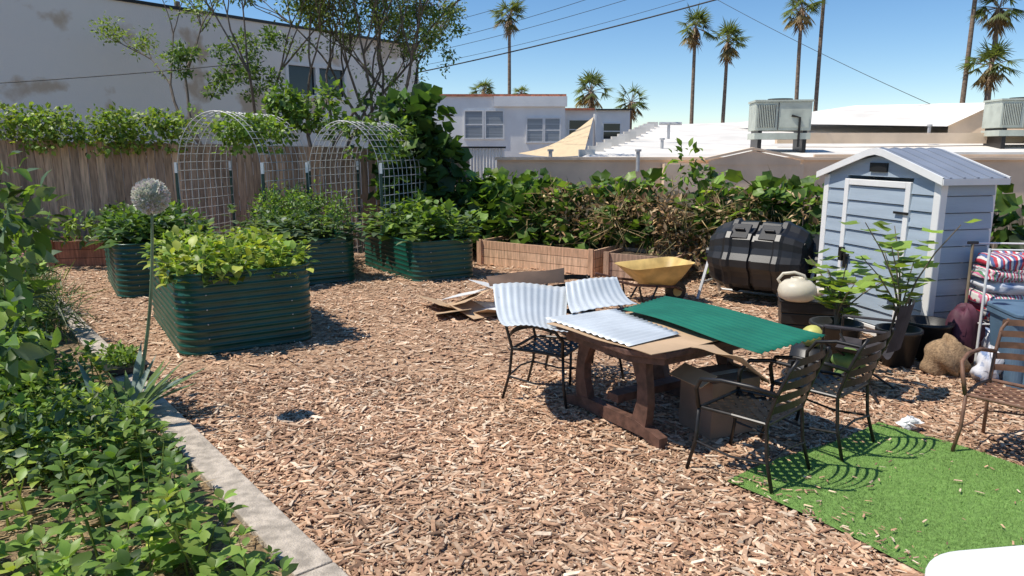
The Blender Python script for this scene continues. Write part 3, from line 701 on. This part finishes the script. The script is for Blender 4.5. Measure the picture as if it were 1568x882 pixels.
def potplant(x,y,h,n,name,pot=.2,seed=1):
    o=Obj(name,(x,y,.0));o.add('pot',lathe([(0,.02),(pot*.75,.02),(pot,.34),(pot*1.06,.35),(pot*1.06,.38),(pot*.95,.38),(pot*.9,.32),(0,.32)],20),'blackpl',smooth=True)
    rd=random.Random(seed);f=Fol()
    for i in range(n):
        a=rd.uniform(0,6.3);sp=rd.uniform(.1,.6);hh=h*rd.uniform(.6,1)
        pts=[Vector((0,0,.3))+Vector((math.cos(a)*sp*t*t,math.sin(a)*sp*t*t,hh*t)) for t in(0,.25,.5,.75,1)]
        o.add('stems',tube(pts,[.012,.01,.008,.006,.004],6),'stem')
        for k in range(9):
            t=.35+.65*k/8;p=pts[0]+Vector((math.cos(a)*sp*t*t,math.sin(a)*sp*t*t,hh*t));b_=rd.uniform(0,6.3);e=rd.uniform(-.1,.5)
            dv=(math.cos(b_),math.sin(b_),e);f.one((p.x+dv[0]*.05,p.y+dv[1]*.05,p.z+dv[2]*.05),dv,(0,0,1),rd.uniform(.11,.2),cols([(.20,.30,.06),(.25,.36,.08)],1)[0])
    t=o.done();f.build('leaves',T_RD,'leaf',parent=t)
potplant(3.25,7.0,.75,8,'potted_fig_tree',.24,3)
potplant(3.75,6.75,1.15,7,'potted_fig_tree',.2,8)
o=Obj('blue_waste_bin',(4.62,6.15,0),R(-10))
V=[];F=[]
for z,s in((0,.44),(.03,.46),(.62,.56),(.63,.60),(.67,.60)): V+=[(x,y,z) for x,y in rrect(s,s,.06,4)]
n=len(rrect(1,1,.1,4))
for i in range(4):
    for j in range(n): F.append((i*n+j,i*n+(j+1)%n,(i+1)*n+(j+1)%n,(i+1)*n+j))
o.add('body',(V,F),'bluebin');o.add('lid',prism(rrect(.61,.61,.07,4),.672,.71),'bluebin',bevel=.01)
for k in(-1,0,1): o.add('ribs',bb(k*.15-.02,k*.15+.02,-.285,-.255,.08,.60),'bluebin')
o.add('handle',tube([(-.2,.32,.62),(-.2,.37,.7),(.2,.37,.7),(.2,.32,.62)],.015,6),'bluebin');o.done()
Obj('burlap_sack').add('s',blob((4.05,6.45,.17),(.21,.16,.19),.25,5,26),'burlap',smooth=True).done()
o=Obj('striped_cushions',(4.95,7.0,0),R(-8))
for i,(z,m_,dx) in enumerate(((.50,'bagred',0),(.63,'bagpink',-.03),(.76,'bagwhite',.02),(.88,'bagpink',.0),(1.0,'bagred',.04))): o.add('cushion_%d'%i,blob((dx,0,z),(.33,.26,.075),.12,30+i,24,.6),m_,smooth=True)
o.done()
o=Obj('storage_rack',(4.95,7.0,0),R(-8))
for sx in(-.36,.36):
    for sy in(-.26,.26): o.add('posts',tube([(sx,sy,0),(sx,sy,1.15)],.012,6),'white')
for z in(.12,.41,1.14):
    for sy in(-.26,.26): o.add('rails',tube([(-.36,sy,z),(.36,sy,z)],.009,6),'white')
for i in range(12): o.add('shelf',beam((-.36+.065*i,-.26,.412),(-.36+.065*i,.26,.412),.01,.01),'white')
o.done()
Obj('fertilizer_bag').add('s',blob((4.95,6.95,.22),(.30,.22,.17),.15,7,22,.7),'bagwhite',smooth=True).done()
Obj('plum_bag').add('s',blob((4.5,6.95,.28),(.14,.14,.27),.22,8,20,.8),'bagdark',smooth=True).done()
Obj('white_plastic_bag').add('s',blob((4.28,6.2,.14),(.11,.10,.15),.3,18,20),'bagwhite',smooth=True).done()
o=Obj('black_nursery_pot',(4.15,6.98,.02));o.add('pot',lathe([(0,0),(.16,0),(.22,.34),(.24,.35),(.24,.38),(.21,.38),(.2,.30),(0,.30)],20),'blackpl',smooth=True);o.done()
o=Obj('garden_spade');o.add('shaft',tube([(4.50,6.95,.1),(4.62,7.15,1.15)],.014,8),'stem');o.add('blade',box((4.49,6.93,.15),(.18,.02,.28),rotm(-.2,0,0)),'dark');o.add('grip',tube([(4.57,7.15,1.16),(4.67,7.15,1.16)],.016,8),'blackpl');o.done()
Obj('crumpled_paper').add('s',blob((2.98,5.1,.07),(.07,.05,.04),.5,11,14),'white').done()
for i,(x,y,z,s,t,m) in enumerate(((-.75,8.95,.05,.7,.45,'card'),(-.35,9.15,.07,.6,.5,'white'),(-.5,8.85,.09,.55,.4,'card'),(-.95,9.2,.10,.55,.4,'card'),(-.25,8.8,.05,.45,.4,'card'),(-.6,9.3,.20,.7,.45,'white'),(-.25,9.35,.28,.5,.5,'white'),(-.55,9.0,.2,.5,.35,'card'))):
    o=Obj('cardboard_sheet',(x,y,z),U(0,3));o.add('s',box((0,0,0),(s,t,.006),rotm(U(-.35,.35),U(-.25,.25),0)),m);o.done()
o=Obj('white_plastic_table',(2.33,1.78,0),R(8))
o.add('top',prism(rrect(1.95,1.15,.25,10),.70,.745),'white',bevel=.012)
for sx in(-1,1):
    for sy in(-1,1): o.add('legs',tube([(sx*.8,sy*.42,0),(sx*.75,sy*.40,.69)],.02,8),'white')
o.done()

# ------------------------------------------------------------------ buildings
o=Obj('stucco_building',(-14,14.04,0),math.atan2(13.86,10.5))
Lb=17.4
x0,x1,z0,z1=11.5,13.9,3.65,4.72
for q in((0,x0,0,5.75),(x1,Lb,0,5.75),(x0,x1,0,z0),(x0,x1,z1,5.75)): o.add('walls',bb(q[0],q[1],0,.25,q[2],q[3]),'stucco')
o.add('walls',bb(Lb-.25,Lb,.251,9,0,5.75),'stucco');o.add('roof',bb(0,Lb-.26,.26,9,5.3,5.4),'roofwhite')
o.add('parapet_cap',bb(-.1,Lb+.05,-.05,.3,5.752,5.83),'dark')
xm=(x0+x1)/2
for q in((x0,x1,z0,z0+.10),(x0,x1,z1-.10,z1),(x0,x0+.10,z0+.10,z1-.10),(x1-.10,x1,z0+.10,z1-.10),(xm-.08,xm+.08,z0+.10,z1-.10)): o.add('window_frame',bb(q[0],q[1],-.05,.08,q[2],q[3]),'white')
o.add('window_glass',bb(x0+.10,x1-.10,.05,.06,z0+.10,z1-.10),'glass');o.done()
def window(o,x0,x1,z0,z1,y,g='glasslite'):
    for q in((x0-.08,x1+.08,z0-.08,z0),(x0-.08,x1+.08,z1,z1+.08),(x0-.08,x0,z0,z1),(x1,x1+.08,z0,z1)): o.add('window_trim',bb(q[0],q[1],y-.06,y-.002,q[2],q[3]),'white')
    o.add('window_glass',bb(x0,x1,y-.03,y-.004,z0,z1),g)
    o.add('window_sash',bb(x0,x1,y-.045,y-.031,(z0+z1)/2-.03,(z0+z1)/2+.03),'white')
o=Obj('white_apartment_building')
o.add('walls',bb(-6.0,2.95,41,52,0,4.85),'whitewall');o.add('roof_trim',bb(-6.05,3.0,40.9,41.2,4.851,4.97),'tile')
window(o,-2.6,-1.65,2.6,4.05,41);window(o,-1.45,-.5,2.6,4.05,41);window(o,.85,1.7,2.4,3.65,41,'glass');window(o,1.85,2.65,2.4,3.65,41,'glasslite')
o.add('parapet',bb(-1.0,3.05,40.85,40.99,4.3,4.85),'whitewall')
o.done()
o=Obj('white_annex_building')
o.add('walls',bb(3.1,7.2,45,53,0,4.3),'whitewall');o.add('roof_trim',bb(3.0,5.0,44.7,45.3,4.301,4.42),'tile');window(o,3.5,4.7,2.6,3.7,45,'glass');window(o,5.6,6.6,2.6,3.5,45)
o.add('roof_trim2',bb(5.1,7.3,44.8,45.2,4.302,4.38),'dark');o.done()
o=Obj('white_metal_shed');V,F=grid(lambda u,v:(-1.75+1.5*u,24+.03*math.sin(u*90),.5+1.25*v+.3*v),90,1);o.add('wall',(V,F),'whitewall');o.add('cap',bb(-1.8,-.2,23.95,24.1,2.06,2.12),'dark');o.done()
o=Obj('tan_low_building')
o.add('walls',bb(-.35,19,17,17.3,0,1.80),'tan');o.add('coping',bb(-.4,19,16.93,17.36,1.802,1.87),'tan')
o.add('walls2',bb(3.5,6.7,16.7,16.99,0,1.72),'tan')
o.add('small_gable',([(4.5,16.68,1.70),(6.6,16.68,1.70),(6.6,16.68,1.80),(5.5,16.68,2.02),(4.5,16.68,1.80)],[(0,1,2,3,4)]),'tan')
o.add('small_gable_cap',beam((4.4,16.7,1.83),(5.5,16.7,2.07),.12,.05),'tan');o.add('small_gable_cap',beam((5.5,16.7,2.07),(6.7,16.7,1.84),.12,.05),'tan')
o.add('roof_slope',([(1.6,17.4,1.84),(19,17.4,1.84),(19,28,3.35),(5.9,30.6,3.0),(3.4,24,2.3)],[(0,1,2,3,4)]),'roofwhite')
for i in range(12):
    x=1.9+i*.34;y=18.6+i*1.0;z=1.95+i*.095
    o.add('stepped_parapet',bb(x-.2,x+.2,y-.15,y+.15,z-.5,z+.09),'roofwhite')
o.add('roof_ledge',bb(9.2,19,17.9,18.1,1.88,1.98),'roofwhite')
o.add('roof_step',bb(7.6,19,21.0,21.2,2.2,2.50),'tan')
o.add('roof_edge',bb(7.2,19,17.38,17.45,1.86,1.93),'tan')
o.add('penthouse_wall',([(13.4,22.6,2.4),(15.6,22.0,2.4),(15.6,22.0,2.75),(14.6,22.3,3.40),(13.4,22.6,2.75)],[(0,1,2,3,4)]),'tan')
o.add('penthouse_roof',([(13.3,22.5,2.72),(14.6,22.2,3.42),(13.4,29,3.7),(8.5,28,3.0)],[(0,1,2,3)]),'roofwhite')
o.add('penthouse_roof2',([(14.6,22.2,3.42),(15.8,21.9,2.72),(17.5,28,2.8),(13.4,29,3.7)],[(0,1,2,3)]),'roofwhite')
for x,y,z in((4.2,20.5,2.2),(4.9,23,2.7),(12.2,21.5,2.6),(.9,17.1,1.9),(2.9,16.8,1.9)):
    o.add('vents',tube([(x,y,z-.35),(x,y,z+.10)],.045,10),'galv');o.add('vent_caps',tube([(x,y,z+.10),(x,y,z+.15)],.075,10),'galv')
o.add('vent_cross',tube([(4.6,23,2.82),(5.3,23,2.82)],.05,8),'galv')
o.done()
def ac(x,y,z,w_,d_,h):
    o=Obj('rooftop_air_conditioner',(x,y,z),R(-8))
    o.add('housing',bb(-w_/2,w_/2,-d_/2,d_/2,.12,h),'acmetal',bevel=.015);o.add('top',bb(-w_/2-.03,w_/2+.03,-d_/2-.03,d_/2+.03,h+.001,h+.05),'acmetal')
    o.add('grille',bb(-w_/2+.06,-w_/2+.5,-d_/2-.012,-d_/2-.002,.2,h-.08),'acgrill')
    for i in range(10): o.add('fins',bb(-w_/2+.07+i*.043,-w_/2+.088+i*.043,-d_/2-.03,-d_/2-.013,.2,h-.08),'acmetal')
    o.add('panel',bb(-.1,w_/2-.06,-d_/2-.014,-d_/2-.002,.2,h*.55),'acmetal');o.add('panel_seam',bb(-.14,-.12,-d_/2-.016,-d_/2-.002,.14,h-.02),'acgrill');o.add('fan',lathe([(.3,h+.05),(.32,h+.1),(.05,h+.1)],20),'acgrill')
    for sx in(-1,1): o.add('feet',bb(sx*w_*.4-.05,sx*w_*.4+.05,-d_/2,d_/2,-.45,.119),'dark')
    o.add('base',bb(-w_/2,w_/2,-d_/2-.02,d_/2,-.10,.06),'acmetal')
    o.add('conduit',tube([(w_/2-.3,-d_/2-.05,-.3),(w_/2-.3,-d_/2-.05,.45),(w_/2-.5,-d_/2-.02,.5)],.03,8),'dark')
    o.done()
ac(7.1,19.6,2.40,1.4,1.0,.85);ac(14.2,20.6,2.5,1.5,1.0,.85)
o=Obj('shade_sail');A=Vector((.2,24.3,1.9));B=Vector((2.75,24.9,3.1));C_=Vector((2.2,22.5,1.85))
o.add('cloth',grid(lambda u,v:(A.lerp(B,u)).lerp(A.lerp(C_,u),v)+Vector((0,0,-.25*math.sin(math.pi*u)*(1 if v<.5 else .3))),12,6),'sail');o.add('mast',tube([(2.8,24.9,0),(2.8,24.9,3.2)],.05,8),'white');o.done()
# ------------------------------------------------------------------ palms
def palm(x,y,z,r,tr=.19,lean=.3,nfr=28):
    o=Obj('palm_tree',(x,y,0))
    pts=[(lean*(1-t)**2,0,z*t) for t in [i/8 for i in range(9)]]
    o.add('trunk',tube(pts,[tr*(1.15-.35*i/8) for i in range(9)],10),'palmbark',smooth=True);f=Fol()
    for i in range(nfr):
        a=U(0,6.3);e=U(-.9,1.35);d=Vector((math.cos(a)*math.cos(e),math.sin(a)*math.cos(e),math.sin(e)))
        hub=Vector((0,0,z))+d*r*U(.38,.62);s=d.cross(Vector((0,0,1))).normalized();u=s.cross(d)
        o.add('petioles',tube([(0,0,z),tuple(hub)],.025,4),'palmbark')
        c=cols([(.15,.19,.065),(.19,.23,.08),(.12,.16,.055)] if e>-.45 else [(.32,.24,.12),(.25,.22,.10)],1,.2)[0]
        for k in range(13):
            b_=R(-80+160*k/12);dv=d*math.cos(b_)+s*math.sin(b_)+Vector((0,0,-.2-.5*abs(math.sin(b_))))
            f.one(tuple(hub),tuple(dv),tuple(u+d*.2),r*U(.36,.62),c)
    for i in range(130):
        a=U(0,6.3);zz=z-U(.0,.9)*r*.8;f.one((math.cos(a)*tr,math.sin(a)*tr,zz),(math.cos(a)*U(.3,1.1),math.sin(a)*U(.3,1.1),-1),(math.cos(a),math.sin(a),.3),r*U(.3,.55),cols([(.38,.26,.15),(.30,.20,.12)],1)[0])
    t=o.done();f.build('fronds',T_BL,'leaf',width=1.6,parent=t)
for q in((-.24,68.5,13.7,1.85),(16.6,68.3,12.7,2.05),(19.5,68,11.4,2.05),(24.2,63.3,13.4,2.0),(26.2,63.9,16.4,1.8),(6.6,62,6.66,1.85),(10.3,64,5.9,1.65),(-2.8,72.4,7.5,1.5),(.9,72.4,7.2,1.1),(33.4,52,7.7,2.0),(33.9,52.8,11.6,2.0),(32.4,53.2,14.5,2.0)):
    palm(*q,lean=U(-.5,.5),tr=.17)
# ------------------------------------------------------------------ jacaranda trees
def tree(name,x,y,seed,stems,leafn,palL,flow=None,lsz=.09,dmax=5,cn=24):
    rd=random.Random(seed);o=Obj(name,(x,y,0));tips=[]
    def br(p,d,L,r,dep):
        pts=[p];q=p
        for i in range(4):
            d=(d+Vector((rd.gauss(0,.11),rd.gauss(0,.11),rd.gauss(.05,.08)))).normalized();q=q+d*L/4;pts.append(q)
        o.add('branches',tube(pts,[r*(1-.09*i) for i in range(5)],6 if dep<2 else 4,False),'bark',smooth=True)
        if dep>=2: tips.append((pts[2],dep))
        if dep>=dmax: tips.append((q,dep));return
        for k in range(2 if dep<1 else rd.choice((2,3,3))):
            a=rd.uniform(0,6.3);sp=rd.uniform(.3,.7)
            nd=(d+Vector((math.cos(a),math.sin(a),.1))*sp).normalized()
            br(q,nd,L*rd.uniform(.6,.8),r*.60,dep+1)
    for (dx,dy,dz,L) in stems: br(Vector((0,0,0)),Vector((dx,dy,dz)).normalized(),L,.068,0)
    f=Fol()
    for (p,dep) in tips:
        if rd.random()<leafn: clump(f,tuple(p),(.32,.28,.19),cn,lsz,palL,shell=0)
    if flow is not None:
        for (p,dep) in tips:
            if p.x>flow and rd.random()<.3: clump(f,tuple(p+Vector((0,0,.1))),(.14,.14,.12),10,.07,[(.34,.27,.60),(.42,.34,.66)],shell=0)
    t=o.done();f.build('foliage',T_SM,'leaf',width=.8,parent=t)
JL=[(.15,.20,.065),(.18,.235,.075),(.12,.16,.055)]
tree('jacaranda_tree',-4.5,17.4,11,[(.02,0,1,2.4),(-.28,.1,1,2.2),(.2,0,1,2.3)],.62,JL,flow=9)
tree('jacaranda_tree',-3.5,17.8,23,[(-.10,0,1,2.5),(.16,.0,1,2.4)],.70,JL,flow=.5)
tree('jacaranda_tree',-2.7,17.3,41,[(0,0,1,2.6),(.14,.0,1,2.2)],.80,JL,flow=.6)
tree('jacaranda_tree',-6.3,17.0,5,[(-.12,0,1,2.3),(.15,.1,1,2.3)],.9,[(.20,.28,.06),(.23,.31,.07)],dmax=4,cn=30)
f=Fol()
for c,r,n in(((-6.7,16.9,4.0),(.95,.5,.35),1300),((-6.0,16.8,3.5),(.85,.5,.30),850),((-5.7,16.9,4.5),(.6,.4,.22),450),((-3.1,17,3.3),(.4,.3,.35),260),((-2.0,17.2,4.9),(.8,.4,.4),700),((-1.8,17.2,4.2),(.45,.4,.35),320),((-4.75,16,2.9),(.5,.4,.35),320),((-3.2,17.2,5.0),(.7,.4,.3),320)):
    for i in range(11): clump(f,(c[0]+U(-1,1)*r[0],c[1]+U(-.2,.2),c[2]+U(-1,1)*r[2]),(r[0]*.28,.3,r[2]*.42),n//11,.09,G_MID+[(.20,.28,.07)],shell=0)
f.build('tree_foliage',T_SM,width=.9)
o=Obj('utility_pole',(-18.3,41.5,0));o.add('pole',tube([(0,0,0),(0,0,9.9)],.15,10),'bark')
o.add('crossarm',bb(-1.4,1.4,-.08,.08,9.3,9.42),'bark')
for x in(-1.3,-.7,.7,1.3): o.add('insulators',tube([(x,0,9.42),(x,0,9.65)],.05,8),'dark')
o.add('crossarm2',bb(-.7,.7,-.08,.08,8.9,9.0),'bark');o.done()
def cable(a,b,r,sag=.15):
    a=Vector(a);b=Vector(b);Obj('power_line').add('w',tube([a.lerp(b,t)+Vector((0,0,-sag*4*t*(1-t))) for t in [i/16 for i in range(17)]],r,5),'wire').done()
cable((-3.4,27,4.75),(7.2,20.5,6.45),.022,.1)
cable((-3.2,27,5.4),(4.6,20.5,6.45),.008,.1)
cable((-3.2,27,5.7),(3.4,20.5,6.45),.008,.1)
cable((-3.2,27,6.3),(1.9,20.5,6.5),.008,.1)
cable((-3.2,27,5.0),(6.4,20.5,6.5),.007,.15)
cable((-16,14.4,3.1),(-5.5,15.8,3.85),.01,.12)
cable((7.5,33,9.1),(14.4,24.6,3.3),.010,.15)
